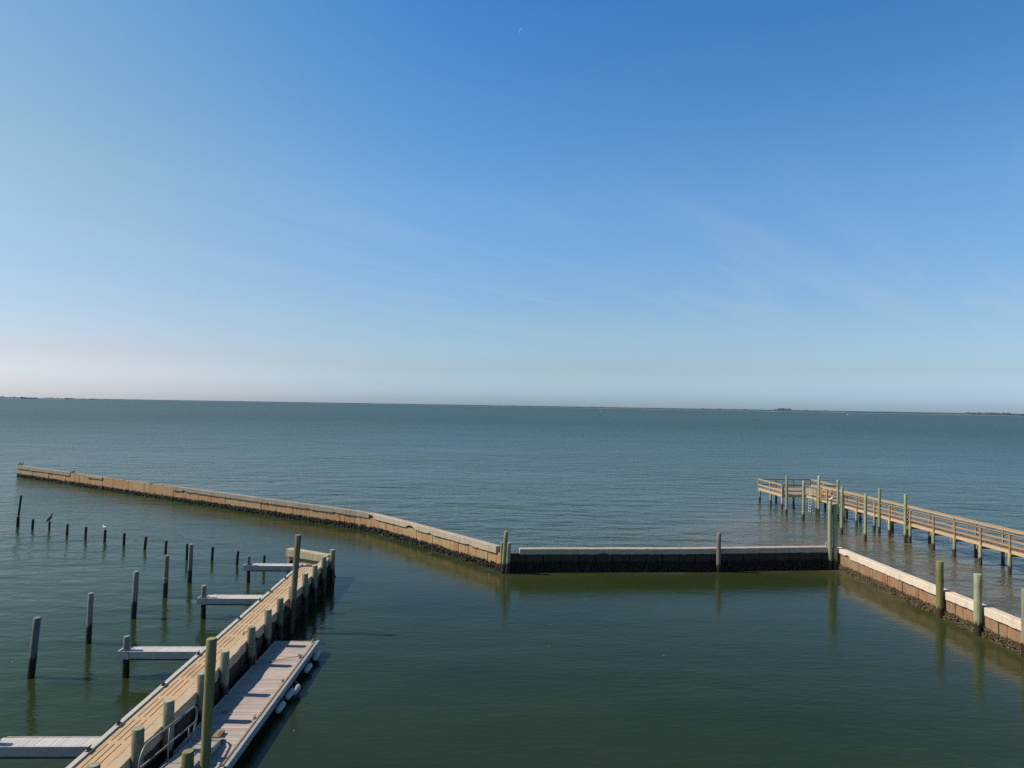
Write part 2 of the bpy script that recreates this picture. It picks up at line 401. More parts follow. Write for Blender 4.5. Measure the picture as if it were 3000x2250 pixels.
setc(t, b, 'Roughness', t.math('ADD', t.math('MULTIPLY_ADD', ca, .035, .10), t.math('MULTIPLY', far, .29)))
M['water'] = m; me.materials.append(m)
wo = bpy.data.objects.new('water', me); col.objects.link(wo); tag(wo, 'blue green rippled water of the harbour and sound', kind='structure')

# ------------------------------------------------------------------ pilings
def pile_mesh(base, top, r0, r1, seg=14, chew=.012):
    mb = MB(); base, top = Vector(base), Vector(top); n = 9
    pts = []; rs = []
    for i in range(n):
        k = i / (n - 1); p = base.lerp(top, k); pts.append(p); rs.append((r0 + (r1 - r0) * k) * random.uniform(.97, 1.03))
    pts[-1] = top - Vector((0, 0, .02)); pts.append(top); rs.append(r1 * .90)
    mb.loft(pts, rs, seg, rough=.02)
    return mb
def piling(base, ztop, r, mat, label, group=None, lean=(0, 0), name='piling', r1=None, zb=-1.2):
    b_ = Vector((base[0], base[1], 0)); d = Vector((lean[0], lean[1], ztop))
    mb = pile_mesh(b_ + d * (zb / ztop), b_ + d, r, r1 or r * .93)
    o = mb.build(name, mat, loc=b_)
    return tag(o, label, 'piling', group)

G_STUB = 'dark piling stubs in the far row on the left'
stubs = [(52, 1544, 1514, 9, .008), (95, 1551, 1521, 7.6, .02), (144, 1555, 1528, 5.6, .01), (196, 1568, 1535, 7, .03), (250, 1580, 1543.6, 7.3, .03), (306.5, 1587.5, 1552, 7.6, .02),
         (362.6, 1597, 1561.7, 7.8, .02), (424, 1609, 1572, 8, .07), (484.7, 1622, 1584, 7.8, .03), (547, 1640, 1593, 7.5, .0), (621, 1642, 1602, 8, .03), (694, 1653.6, 1614, 8, .05),
         (772.6, 1667, 1627, 8, .02), (850, 1682, 1641, 8, 0)]
slab = ['short black stub touching the tall leaning pole at the far left', 'black stub just right of the tall leaning pole', 'thin black stub with a cormorant on top',
        'black stub just right of the cormorant stub', 'black stub just left of the stub with the gull', 'black stub with a white gull on top',
        'black stub just right of the gull stub', 'black stub that leans clearly to the right, in open water', 'black stub above the tall grey mooring post with the ring line',
        'black stub half hidden behind the farthest grey mooring post', 'black stub right of the farthest grey mooring post', 'black stub with ragged base left of the farthest finger pier',
        'black stub rising behind the farthest finger pier', 'black stub mostly hidden behind the tall post at the dock']
STUB = []
for i, (px, yb, yt, wd, ln) in enumerate(stubs):
    b_ = at(px, yb); zt = atY(px, yt, b_.y).z; STUB.append((b_, zt, ln))
    piling(b_, zt, wd / F * b_.y / 2, 'pile_stub', slab[i], G_STUB, (ln, 0), 'piling_stub')
b_ = at(46.7, 1544); piling(b_ + Vector((-.08, .25, 0)), 2.52, .085, 'pile_stub', 'tall thin leaning pole at the far left of the stub row', None, (.24, 0), 'leaning_pole', .075)

G_MOOR = 'grey mooring posts left of the finger piers'
moor = [(90.5, 1985, 1809, 20, (.16, 0)), (259, 1885, 1737, 15.5, (.04, 0)), (391, 1811, 1673.5, 15.5, (.07, 0)), (483.5, 1749.5, 1627, 13.5, (.03, 0)), (555, 1708, 1594, 12.5, (.04, 0))]
mlab = ['nearest and leftmost grey mooring post, leaning to the right', 'second nearest grey mooring post, greenish side, far left of the finger piers', 'middle grey mooring post of the five with pale cut top',
        'fourth mooring post with a pale ring line above its dark foot', 'farthest mooring post with a greenish lower side, beside a black stub']
for i, (px, yb, yt, wd, ln) in enumerate(moor):
    b_ = at(px, yb); zt = atY(px, yt, b_.y).z
    o = piling(b_, zt, wd / F * b_.y / 2 * 1.02, 'pile_grey', mlab[i], G_MOOR, ln)
    if i == 3:
        mb = MB(); pts = [b_ + Vector((math.cos(a * .5236) * .165 + .015, math.sin(a * .5236) * .165, 1.02)) for a in range(13)]
        mb.loft(pts, [.02] * 13, 6); r_ = mb.build('rope_ring', 'rope', o, loc=(0, 0, 0)); r_.matrix_parent_inverse = Matrix.Translation(o.location).inverted()

# ------------------------------------------------------------------ sea walls
def polyu(pts):
    L = [0]
    for a, b in zip(pts[:-1], pts[1:]): L.append(L[-1] + (b - a).length)
    return L
class Line:
    def __init__(s, pts): s.p = pts; s.L = polyu(pts); s.len = s.L[-1]
    def pt(s, u, n=0.0, z=0.0):                   # n > 0 : away from the harbour (behind the face)
        u = max(0.0, u); i = 0
        while i < len(s.L) - 2 and u > s.L[i + 1]: i += 1
        a, b = s.p[i], s.p[i + 1]; k = (u - s.L[i]) / (s.L[i + 1] - s.L[i]); d = (b - a).normalized()
        return a.lerp(b, k) + Vector((-d.y, d.x, 0)) * n + Vector((0, 0, z))
    def u_of(s, q):
        best = (1e9, 0)
        for i in range(len(s.p) - 1):
            a, b = s.p[i], s.p[i + 1]; d = b - a; k = max(0, min(1, (Vector((q.x, q.y, 0)) - a).dot(d) / d.length_squared))
            e = (a + d * k - Vector((q.x, q.y, 0))).length
            if e < best[0]: best = (e, s.L[i] + k * d.length)
        return best[1]
def panels(mb, ln, u0, u1, ztop, w=1.1, thk=.28, zbot=-1.5, zvar=None):
    u = u0
    while u < u1 - .05:
        e = min(u1, u + w * random.uniform(.96, 1.04)); o = random.uniform(-.022, .022); zt = ztop + (zvar(u) if zvar else 0)
        zs = [zbot, -.2, .3, .7, zt]; n = 2; vs = []; uv = []; fs = []
        a, b_ = u, e - .04
        for z in zs:
            for (uu, nn) in ((a, o), (b_, o), (e, thk), (u, thk)):
                p = ln.pt(uu, nn, z); vs.append(p); uv.append((uu + (nn if nn > .1 else 0), z))
        for k in range(len(zs) - 1):
            for q in range(4): fs.append((k * 4 + q, k * 4 + (q + 1) % 4, k * 4 + 4 + (q + 1) % 4, k * 4 + 4 + q))
        tq = (len(zs) - 1) * 4; fs.append((tq, tq + 1, tq + 2, tq + 3))
        mb.add(vs, fs, False, uv); u = e
def cap_run(mb, ln, u0, u1, z0, z1, n0=-.10, n1=.36, spall=.5, seed=0, step=.16, joints=None, slope=0.0, wob=0.0):
    def sect(a, e):
        m_ = max(2, int((e - a) / step)); rows = []
        for i in range(m_ + 1):
            u = a + (e - a) * i / m_; q = mnoise.noise((u * .9 + seed, seed, 0)); q2 = mnoise.noise((u * 3.3 + seed, 2.2, 0)); q3 = mnoise.noise((u * 1.7, seed, 5)); q4 = mnoise.noise((u * 4.1, seed, 9))
            bite = max(0, q - (.42 - .25 * spall)) * .55 * spall + .02 * q2
            f = .018 * q4 + wob * mnoise.noise((u * .55, seed, 3)) + wob * .5 * mnoise.noise((u * 1.6, seed, 7)); ch = .022 + .02 * abs(q3)
            prof = [(n0 + f, z0 + bite + .012 * q2), (n0 + .012 * q3 + f, z1 - ch), (n0 + ch + f, z1 + .010 * q2), (n1 - ch, z1 + .010 * q3 - slope), (n1 + .012 * q3, z1 - ch - slope), (n1 + .012 * q2, z0)]
            rows.append([ln.pt(u, n, z) for n, z in prof])
        vs = [p for r in rows for p in r]; fs = []; K = 6
        for i in range(m_):
            for k in range(K): fs.append((i * K + k, i * K + (k + 1) % K, (i + 1) * K + (k + 1) % K, (i + 1) * K + k))
        fs = [tuple(reversed(f_)) for f_ in fs]
        fs.append(tuple(range(K))); fs.append(tuple(m_ * K + k for k in reversed(range(K)))); mb.add(vs, fs)
    cuts = [u0] + (joints or []) + [u1]
    for a, e in zip(cuts[:-1], cuts[1:]): sect(a + .008, e - .008)
def crust(mb, ln, u0, u1, dens, zlo, zhi, out=.16, size=(.05, .13)):
    for i in range(int((u1 - u0) * dens)):
        u = random.uniform(u0, u1); k = random.random(); z = zlo + (zhi - zlo) * k + .07 * mnoise.noise((u * 1.3, 4, 0)) * 1.6
        sc_ = random.uniform(*size) * (1.15 - .5 * k); n = -random.uniform(0, out) * (1 - .7 * k)
        c = ln.pt(u, n - .02, z); ax = Vector((random.gauss(0, 1), random.gauss(0, 1), random.gauss(0, 1))).normalized()
        ay = ax.orthogonal().normalized(); az = ax.cross(ay)
        mb.frame(c, ax, ay, az, (sc_, sc_ * random.uniform(.5, 1), sc_ * random.uniform(.35, .7)), jit=sc_ * .22)

# breakwater on the left
LB = Line(BW)
wl = thing('breakwater_wall', 'long rusty breakwater wall with crumbling grey cap running out to the left', 'sea wall', BW[0])
def U(px, py, z=1.45): return LB.u_of(at(px, py, z))
u1, u2, u3, u4, u5, u6 = U(174, 1387), U(238, 1393), U(270, 1400), U(485, 1428), U(1060, 1508), U(1352, 1588)
def build_at(mb, name, mat, par):
    o = mb.build(name, mat, par, loc=(0, 0, 0)); o.matrix_parent_inverse = Matrix.Translation(par.location).inverted() if par.rotation_euler.z == 0 else (Matrix.Translation(par.location) @ Matrix.Rotation(par.rotation_euler.z, 4, 'Z')).inverted()
    return o
mb = MB(); panels(mb, LB, 0, u1, 1.12); panels(mb, LB, u1, u2, 1.42, zvar=lambda u: random.uniform(-.05, .05)); panels(mb, LB, u2, u3, 1.2)
panels(mb, LB, u3, u4, 1.40, zvar=lambda u: random.uniform(-.06, .06)); panels(mb, LB, u4, LB.len + .38, 1.12)
build_at(mb, 'wall_panel', 'wall_rust', wl)
mb = MB(); cap_run(mb, LB, 0, u1, 1.08, 1.5, seed=1, spall=.5)
cap_run(mb, LB, u2, u3, 1.16, 1.42, seed=2); cap_run(mb, LB, u2 - 2.4, u2, 1.30, 1.43, n0=.02, seed=2.5)
jo = []; q = u4 + 7
while q < u5 - 3: jo.append(q); q += random.uniform(6, 8)
cap_run(mb, LB, u4, u5, 1.10, 1.5, seed=3, joints=jo, spall=.55)
o = build_at(mb, 'cap', 'cap_grey', wl); o['label'] = 'grey weathered concrete cap'
mb = MB(); cap_run(mb, LB, u5, u6, 1.10, 1.5, seed=5.5, spall=1.0, joints=[u5 + 5.5, u5 + 9.2]); cap_run(mb, LB, u6, LB.len - .35, 1.08, 1.5, seed=8, spall=.35)
o = build_at(mb, 'cap', 'cap_worn', wl); o['label'] = 'pale broken concrete cap'
mb = MB(); crust(mb, LB, 0, LB.len * .5, 26, -.05, .42, .1, (.06, .16)); crust(mb, LB, LB.len * .5, LB.len, 60, -.05, .46, .14, (.05, .14))
build_at(mb, 'oyster_crust', 'oyster_dark', wl)

LK = Line(BACK)
wl = thing('back_wall', 'shaded dark harbour wall with sunlit concrete cap across the middle', 'sea wall', BACK[0])
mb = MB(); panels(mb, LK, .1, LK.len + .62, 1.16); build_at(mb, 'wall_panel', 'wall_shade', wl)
mb = MB(); cap_run(mb, LK, .75, LK.len + .55, 1.12, 1.47, seed=11, spall=.4, joints=[4.9, 9.4, 13.6, 18.2]); build_at(mb, 'cap', 'cap_worn', wl)  # worn concrete chosen here to darken the cap's shaded front face
mb = MB(); crust(mb, LK, .1, LK.len, 40, -.05, .5, .1, (.05, .13)); build_at(mb, 'oyster_crust', 'oyster_dark', wl)
for q in (.5, .62, .7): mb = MB(); mb.bar(LK.pt(q, .12, 1.1), LK.pt(q + random.uniform(-.05, .05), .12, 1.45), .018, .018); build_at(mb, 'reinforcing_rod', 'iron', wl)

LR = Line(RW)
wl = thing('side_wall', 'sunlit brown harbour wall with pale cap and oysters on the right', 'sea wall', RW[0])
mb = MB(); panels(mb, LR, 0, LR.len, 1.06, w=1.5); build_at(mb, 'wall_panel', 'wall_brown', wl)
rp1, rp2, rp3 = LR.u_of(at(2753, 1809)), LR.u_of(at(2876, 1861)), LR.u_of(at(3004, 1925))
mb = MB(); cap_run(mb, LR, -.0, 2.0, 1.10, 1.37, seed=20, spall=.9); cap_run(mb, LR, 2.0, rp1 - .1, 1.0, 1.37, seed=21, spall=.35, joints=[6.1])
for a, e, sd in ((rp1 + .25, rp2 - .1, 23), (rp2 + .25, rp3 - .1, 24), (rp3 + .25, LR.len, 25)): cap_run(mb, LR, a, e, 1.0, 1.37, seed=sd, spall=.08)
for u_ in (rp1, rp2, rp3): cap_run(mb, LR, u_ - .09, u_ + .24, 1.0, 1.33, n0=.18, seed=30, spall=0)
build_at(mb, 'cap', 'cap_pale', wl)
mb = MB(); crust(mb, LR, 0, LR.len, 210, -.08, .42, .17, (.03, .095)); build_at(mb, 'oyster_crust', 'oyster', wl)

# pilings along those walls
q = at(1473.5, 1680); piling(q, 2.62, .145, 'pile_green', 'tallest pale green piling leaning right in the left corner cluster', None, (.17, 0), r1=.125)
q = at(1467.5, 1676); piling(q, 1.86, .10, 'pile_green', 'short sunlit piling on the left of the left corner cluster', None, (.04, 0))
q = at(1487, 1677); piling(q, 1.86, .15, 'pile_green', 'short shaded piling on the right of the left corner cluster', None, (.05, 0))
b_ = LK.pt(LK.u_of(at(2091, 1668)), -.27); piling(b_, 2.5, .145, 'pile_weath', 'lone weathered grey piling in front of the shaded back wall', None, (.03, 0))
piling(b_ * 0 + at(2430, 1667) + Vector((-.02, -.12, 0)), 4.42, .15, 'pile_green', 'tall sunlit green piling with a gull on top at the right corner', None, (.02, .05))
piling(at(2442, 1667) + Vector((.06, -.12, 0)), 4.30, .15, 'pile_green', 'tall shaded piling tied behind the sunlit one at the right corner', None, (.02, .05))
piling(at(2421.5, 1667) + Vector((-.02, .06, 0)), 1.75, .06, 'pile_green', 'thin short post at the foot of the tall right corner pilings', None, (.03, 0), 'short_post')
for (u_, zt, lb) in ((rp1, 2.86, 'thick mossy piling farthest along the sunlit right wall'), (rp2, 2.87, 'middle thick mossy piling on the sunlit right wall with a loose line'), (rp3, 2.9, 'nearest piling on the right wall, cut by the frame edge')):
    piling(LR.pt(u_, -.22 if u_ != rp3 else -.16), zt, .185, 'pile_moss' if u_ == rp1 else 'pile_green', lb, 'pilings along the right wall', (.0, 0))
mb = MB(); p = LR.pt(rp2, -.22); mb.loft([p + Vector((.06, -.2, .98)), p + Vector((.19, -.13, 1.0)), p + Vector((.22, -.05, .9)), p + Vector((.2, -.08, .5)), p + Vector((.21, -.1, .15))], [.012] * 5, 6)
tag(mb.build('loose_line', 'rope_dark'), 'loose dark line hanging from the middle right wall piling', 'rope')

# ------------------------------------------------------------------ main dock on the left (frame: s along the dock away from us, t to the right)
DTH = math.atan(.041)
def dk(s, tt, z=0.0): return Vector((-10.08 - .041 * s + tt, s + .041 * tt, z))
DO = dk(16.0, 0, 0)
S0, S1 = 14.0, 40.3
dock = thing('dock', 'narrow tan decked dock with white edge rail running away from the lower left', 'dock', DO, DTH)
def dloc(s, tt, z=0.0): return Vector((tt, s - 16.0, z))       # local frame of the dock
class DB(MB):
    def d(s, s0, s1, t0, t1, z0, z1): s.span(t0, t1, s0 - 16, s1 - 16, z0, z1)
    def put(s, name, mat, par): return s.build(name, mat, par, local=True)
ZD = 1.36
mb = DB(); per = 1.455; s_ = 24.9 - per * 8
while s_ < S1:
    a, e = max(S0, s_ - 1.28), min(s_, S1)
    for t0, t1 in ((.13, .30), (.335, .47), (.505, .64), (.675, .90)): mb.d(a, e, t0, t1, ZD - .05, ZD)
    if e + .001 < S1: mb.d(e, min(e + per - 1.28, S1), .13, .90, ZD - .05, ZD)
    s_ += per
mb.put('deck', 'deck_tan', dock)
mb = DB(); mb.d(S0, S1 - .02, .06, .88, ZD - .16, ZD - .055); mb.put('deck_frame', 'black_rub', dock)
mb = DB(); mb.d(S0, S1 + .02, -.02, .118, ZD - .22, ZD + .05); mb.put('edge_rail', 'white_rail', dock)
def cleat(mb_, c, ang, L=.24):
    a = Vector((math.cos(ang), math.sin(ang), 0))
    for k in (-.05, .05): mb_.loft([c + a * k, c + a * k * .9 + Vector((0, 0, .06))], [.02, .016], 8)
    mb_.loft([c - a * L / 2 + Vector((0, 0, .085)), c - a * .06 + Vector((0, 0, .07)), c + a * .06 + Vector((0, 0, .07)), c + a * L / 2 + Vector((0, 0, .085))], [.010, .022, .022, .010], 8)
    mb_.box(c + Vector((0, 0, .008)), (.2, .07, .016), ang)
for s_ in (39.57, 36.92, 34.28, 32.73, 29.95, 25.71, 22.92, 20.14, 18.62):
    mb = DB(); cleat(mb, dloc(s_, .06, ZD + .05), math.pi / 2, .26); mb.put('cleat', 'iron', dock)

DL = Line([dk(43.1, 1.27), dk(S0, 1.27)])           # face of the dock wall towards the basin (harbour side is to the right)
DL.flip = True
dwall = thing('dock_wall', 'shadowed concrete wall with a scalloped cap carrying the narrow dock', 'sea wall', DL.p[0])
class Flip(Line):
    def pt(s, u, n=0.0, z=0.0): return Line.pt(s, u, -n, z)
DLf = Flip(DL.p)
def flipf(mb_): mb_.f = [tuple(reversed(f)) for f in mb_.f]; mb_.uv = [list(reversed(u)) if u else None for u in mb_.uv]
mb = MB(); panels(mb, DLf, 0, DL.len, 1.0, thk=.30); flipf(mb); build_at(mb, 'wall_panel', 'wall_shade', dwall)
mb = MB(); cap_run(mb, DLf, 0, DL.len, 1.03, ZD + .015, n0=-.02, n1=.365, seed=40, spall=1.0, joints=[3.2, 9, 14.5, 20], wob=.07); flipf(mb); build_at(mb, 'cap', 'cap_dock', dwall)
mb = MB(); crust(mb, DLf, 0, DL.len, 40, -.05, .5, .12, (.05, .13)); build_at(mb, 'oyster_crust', 'oyster_dark', dwall)
# end return wall
RE = Line([Vector((-13.6, 43.75, 0)), Vector((-12.75, 43.35, 0)), Vector((-10.62, 42.05, 0))])
rw_ = thing('return_wall', 'short buff concrete wall with rusty face closing the far end of the dock', 'sea wall', RE.p[0])
mb = MB(); panels(mb, RE, 0, RE.len, 1.0); build_at(mb, 'wall_panel', 'wall_rust', rw_)
mb = MB(); cap_run(mb, RE, 0, RE.len, 1.06, 1.5, seed=50, spall=.25); build_at(mb, 'cap', 'cap_buff', rw_)

P = [(974.5, 1610, 1.9), (949, 1631, 1.92), (923, 1656, 1.92), (894.5, 1680, 1.94), (855, 1716, 1.92), (821, 1752, 1.92), (785.5, 1785, 1.93), (737, 1836, 1.9), (659, 1907, 1.92), (592, 1972, 1.92), (495, 2051, 2.05), (405, 2133, 2.07), (273, 2240, 2.16)]
plab = ['stout green piling at the far end of the dock wall, standing clear of it', 'second piling from the far end of the dock wall, beside the buff return wall', 'third piling from the far end of the dock wall', 'fourth piling from the far end of the dock wall',
        'dock wall piling mostly hidden behind the farther tall post', 'dock wall piling just nearer than the farther tall post', 'dock wall piling just beyond the end of the floating dock', 'dock wall piling with a mooring rope round it',
        'dock wall piling just right of the nearer tall post', 'dock wall piling just left of the nearer tall post', 'dock wall piling behind the gangway handrail', 'dock wall piling at the near end of the handrail', 'nearest dock wall piling, only its top in the frame']
PW = []
for i, (px, py, zt) in enumerate(P):
    p = at(px, py, zt); PW.append(p)
    piling(p, zt, .158, 'pile_dock', plab[i], 'pilings along the dock wall', (0, 0))
ta = at(851.5, 1853); piling(ta, 4.42, .125, 'pile_dark', 'farther of two very tall posts, standing beyond the floating dock', 'very tall dock posts', (.24, 0), 'tall_post', .14)
tb = at(596, 2331); piling(tb, 4.14, .122, 'pile_moss', 'nearer of two very tall posts, mossy, in front of the gangway', 'very tall dock posts', (.10, 0), 'tall_post', .135)
p14 = at(551, 2200, 1.68); piling(p14, 1.68, .155, 'pile_moss', 'short mossy topped piling at the bottom edge beside the gangway', None, (0, 0))

# finger piers
fing = [(1, 41.29, 728, 1708, 1629, .60), (2, 34.40, 596, 1813.6, 1716, .60), (3, 27.16, 372, 1983, 1863, .56), (4, 19.6, -22, 2290, 2130, .54)]
flab = ['farthest finger pier with whitish boards beside the return wall', 'second farthest finger pier with pale lavender boards', 'second nearest finger pier with whitish boards and weedy beam', 'nearest finger pier, running off the left edge of the frame']
fy = [(41.25, 41.85), (34.35, 35.0), (27.03, 27.55), (19.6, 20.12)]
for i, (n_, yb, px, py, pt_, wd) in enumerate(fing):
    pb = at(px, py); zt = atY(px, pt_, pb.y).z if i < 3 else 1.55
    y0, y1 = fy[i]; ZF = 1.0
    s0 = y0 - .041 * (-2.5); x_in = -10.08 - .041 * s0
    t0 = (pb.x if i < 3 else -14.1) - x_in; L = abs(t0) + .02
    fg = thing('finger_pier', flab[i], 'finger pier', dk(s0 + .0, 0, 0) , DTH, 'finger piers on the left of the dock')
    wv_ = y1 - y0
    mb = MB(); k = -.05
    while k > -(L - .14): mb.span(k - .132, k, .0, wv_, ZF - .04, ZF + random.uniform(-.003, .003)); k -= .14
    mb.build('deck', 'finger_deck', fg, local=True)
    mb = MB(); mb.span(-L, -.03, -.05, -.004, ZF - .25, ZF + .01); mb.span(-L + .2, -.03, wv_ + .004, wv_ + .05, ZF - .25, ZF + .01); mb.build('beam', 'finger_beam', fg, local=True)
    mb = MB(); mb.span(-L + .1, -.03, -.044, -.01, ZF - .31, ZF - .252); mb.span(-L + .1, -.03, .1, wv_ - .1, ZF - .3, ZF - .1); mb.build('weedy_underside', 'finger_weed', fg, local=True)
    mb = MB(); mb.span(-L - .26, -L - .20, -.06, .36, ZF - .27, ZF + .03); mb.span(-L - .20, -L + .16, -.07, -.052, ZF - .27, ZF + .03); mb.span(-L - .20, -L + .16, .34, .36, ZF - .27, ZF + .03); mb.build('pile_bracket', 'finger_beam', fg, local=True)
    pl_ = fg.matrix_world
    cpos = Vector((fg.location.x, fg.location.y, 0)) + Matrix.Rotation(DTH, 3, 'Z') @ Vector((-L - .02, .14, 0))
    piling(cpos, zt, .10 if i == 0 else .125, 'pile_grey', ['grey piling at the outer end of the farthest finger pier', 'grey piling at the outer end of the second farthest finger pier', 'grey piling at the outer end of the second nearest finger pier', 'grey piling at the outer end of the nearest finger pier'][i], 'finger pier end pilings', (0, 0))

# ------------------------------------------------------------------ floating dock
FA, FB = Vector((-9.75, 30.05, 0)), Vector((-9.46, 19.65, 0)); FL = (FB - FA).length; FTH = math.atan2((FA - FB).y, (FA - FB).x) - math.pi / 2
fd = thing('floating_dock', 'grey plank floating dock with pale metal edge beside the dock wall', 'floating dock', FA, FTH)
FW, ZF = 1.80, .45
mb = MB(); y = -.03
while y > -FL + .15: mb.span(.05, FW - .06, y - .139, y, ZF - .04, ZF + random.uniform(-.004, .003)); y -= .145
mb.build('deck', 'float_deck', fd, local=True)
mb = MB(); mb.span(FW - .05, FW + .05, -FL, 0, ZF - .16, ZF + .065); mb.build('edge_rail', 'alu', fd, local=True)
mb = MB(); mb.span(FW - .155, FW - .11, -FL + .1, -.1, ZF + .004, ZF + .05); mb.build('rub_strip', 'block', fd, local=True)
mb = MB(); mb.span(0, .045, -FL, 0, ZF - .16, ZF + .02); mb.span(.045, FW - .05, -.026, .03, ZF - .16, ZF + .012); mb.span(.045, FW - .05, -FL, -FL + .06, ZF - .16, ZF + .012); mb.build('edge_board', 'finger_beam', fd, local=True)
for k in range(4):
    mb = MB(); yc = -1.2 - k * 2.6; mb.span(.12, FW - .12, yc - 1.0, yc + 1.0, -.25, ZF - .05); mb.build('float_drum', 'black_rub', fd, local=True)
for (px, py) in ((917, 1882), (884, 1929), (832, 1998), (754, 2107)):
    p = at(px, py, ZF); q = Vector((FW - .24, p.y - FA.y, ZF + .004)); mb = MB(); cleat(mb, q, math.pi / 2, .30); mb.build('cleat', 'alu', fd, local=True)
fx = lambda y: -9.75 + FW + .028 * (30.05 - y)
FP = [(918, 1922, 'farthest white fender hanging at the right edge of the floating dock', 0), (894, 1957, 'second farthest white fender on the floating dock edge', 0), (852, 2021, 'upper of two touching white fenders midway along the floating dock', .12), (838, 2033, 'lower of two touching white fenders midway along the floating dock', .0), (811, 2072, 'nearest white fender on the floating dock edge', 0)]
for (px, py, lb, oo) in FP:
    p = at(px, py, .2); c = Vector((fx(p.y) + .05 + .12 + oo, p.y, .2))
    f_ = thing('fender', lb, 'fender', c, 0, 'white fenders along the floating dock')
    a = Vector((.08, 1, .12)).normalized(); mb = MB()
    ks = [-.30, -.28, -.23, -.15, 0, .15, .23, .28, .30]; rr = [.03, .065, .10, .108, .11, .108, .10, .065, .03]
    mb.loft([a * k for k in ks], rr, 14); mb.build('body', 'fender_white', f_, local=True)
    mb = MB(); mb.loft([a * .33, a * .34 + Vector((-.05 - oo * .5, 0, .1)), Vector((-.19 - oo, .3, .27))], [.011] * 3, 6); mb.build('lanyard', 'rope', f_, local=True)
# rope from the wall piling to the far cleat
p8 = PW[7]; c1 = Matrix.Translation(FA) @ Matrix.Rotation(FTH, 4, 'Z') @ Vector((FW - .24, at(884, 1929, ZF).y - FA.y, ZF + .07))
mb = MB(); pts = []
for k in range(9): a = k / 8 * 2 * math.pi; pts.append(p8 * 1.0 + Vector((math.cos(a) * .17, math.sin(a) * .17, 1.22 - p8.z + .02 * math.sin(a))))
mb.loft(pts, [.014] * 9, 6)
st = p8 + Vector((.17, -.03, 1.22 - p8.z)); ed = Vector((FA.x + .12, p8.y + .05, ZF + .03))
mb.loft([st, st.lerp(ed, .35) + Vector((.03, 0, -.12)), st.lerp(ed, .75) + Vector((.03, 0, -.16)), ed, ed.lerp(c1, .4), ed.lerp(c1, .75) + Vector((0, .05, 0)), c1], [.014] * 7, 6)
for k in range(3): mb.loft([c1 + Vector((math.cos(a) * (.06 + .02 * k), math.sin(a) * .10, .01 + .015 * k)) for a in [j * .8 + k for j in range(8)]], [.012] * 8, 6)
tag(mb.build('mooring_rope', 'rope'), 'thin mooring rope from a wall piling across the floating dock to its cleat', 'rope')
mb = MB(); pp = at(664, 2086, ZF) + Vector((0, 0, .02)); pts = [pp + Vector((math.sin(a * 1.7) * .16, math.cos(a * 1.1) * .14, .012 * (a % 2))) for a in range(10)]
mb.loft(pts, [.010] * 10, 6); tag(mb.build('rope_tangle', 'rope'), 'small tangle of pale line on the shaded floating dock planks', 'rope')
p = at(640, 2158, ZF); wb = thing('wooden_block', 'brown wooden chock with a slot at the foot of the gangway', 'block', p + Vector((0, 0, .006)), FTH)
mb = MB(); mb.span(-.10, .02, -.24, .24, 0, .1); mb.span(.06, .10, -.24, .24, 0, .1); mb.span(.02, .06, -.24, -.16, 0, .1); mb.span(.02, .06, .16, .24, 0, .1); mb.build('body', 'block', wb, local=True)
p9 = PW[7] * 1.0; mb = MB(); dkp = at(716, 1853, ZD); mb.loft([dkp + Vector((.3, -.05, .03)), dkp + Vector((.1, .02, .03)), dkp + Vector((-.02, -.08, .03)), dkp + Vector((.02, -.25, .03)), dkp + Vector((.12, -.35, .03))], [.013] * 5, 6)
tag(mb.build('rope_end', 'rope_dark'), 'short dark rope end curled on the tan dock deck', 'rope')

# ------------------------------------------------------------------ gangway
GA, GB = Vector((-8.73, 20.95, .60)), Vector((-8.42, 12.6, 1.46))           # centre line, low end far
gd = (GB - GA).normalized(); gs = gd.cross(Vector((0, 0, 1))).normalized(); gs = -gs if gs.x < 0 else gs; gn = gs.cross(gd); gn = -gn if gn.z < 0 else gn; GL = (GB - GA).length
gw = thing('gangway', 'metal gangway with a single tube handrail sloping down to the floating dock', 'gangway', GA)
GWD = .84
def g(l, s_, h): return GA + gd * l + gs * s_ + gn * h
mb = MB(); l = 0.0
while l < GL - .05:
    e = min(GL, l + 1.15); mb.frame(g((l + e) / 2 - .004, 0, -.02), gd, gs, gn, (e - l - .012, GWD - .08, .03)); l = e
build_at(mb, 'deck', 'gang_plate', gw)
mb = MB()
for sd in (-1, 1): mb.frame(g(GL / 2, sd * (GWD / 2 - .02), -.05), gd, gs, gn, (GL, .04, .17))
mb.frame(g(.02, 0, -.06), gd, gs, gn, (.04, GWD - .09, .12)); build_at(mb, 'side_beam', 'gang_skirt', gw)
mb = MB(); q0, q1 = g(-.0, 0, .012), g(-.0, 0, .012) + Vector((-.012, .42, -.125)); mb.frame((q0 + q1) / 2, (q1 - q0).normalized(), gs, (0, 0, 1), ((q1 - q0).length, GWD - .04, .02)); build_at(mb, 'toe_plate', 'gang_plate', gw)
mb = MB(); sr = -GWD / 2 + .02
def arc(l0, h0, r, a0, a1, n=7): return [g(l0 + math.cos(a0 + (a1 - a0) * k / (n - 1)) * r, sr, h0 + math.sin(a0 + (a1 - a0) * k / (n - 1)) * r) for k in range(n)]
far, near_, ht, hm = -.25, 3.25, .95, .48
loop = [g(near_ - .35, sr, ht)] + [g(far + .32, sr, ht)] + arc(far + .32, ht - .32, .32, math.pi / 2, math.pi, 6) + [g(far + .02, sr, hm + .02), g(far + .22, sr, .12), g(far + .3, sr, .0)]
mb.loft(loop, [.028] * len(loop), 10)
loop2 = [g(near_ - .35, sr, ht)] + arc(near_ - .35, ht - .38, .38, math.pi / 2, 0, 6) + [g(near_ + .02, sr, .25), g(near_ - .02, sr, .0)]
mb.loft(loop2, [.028] * len(loop2), 10)
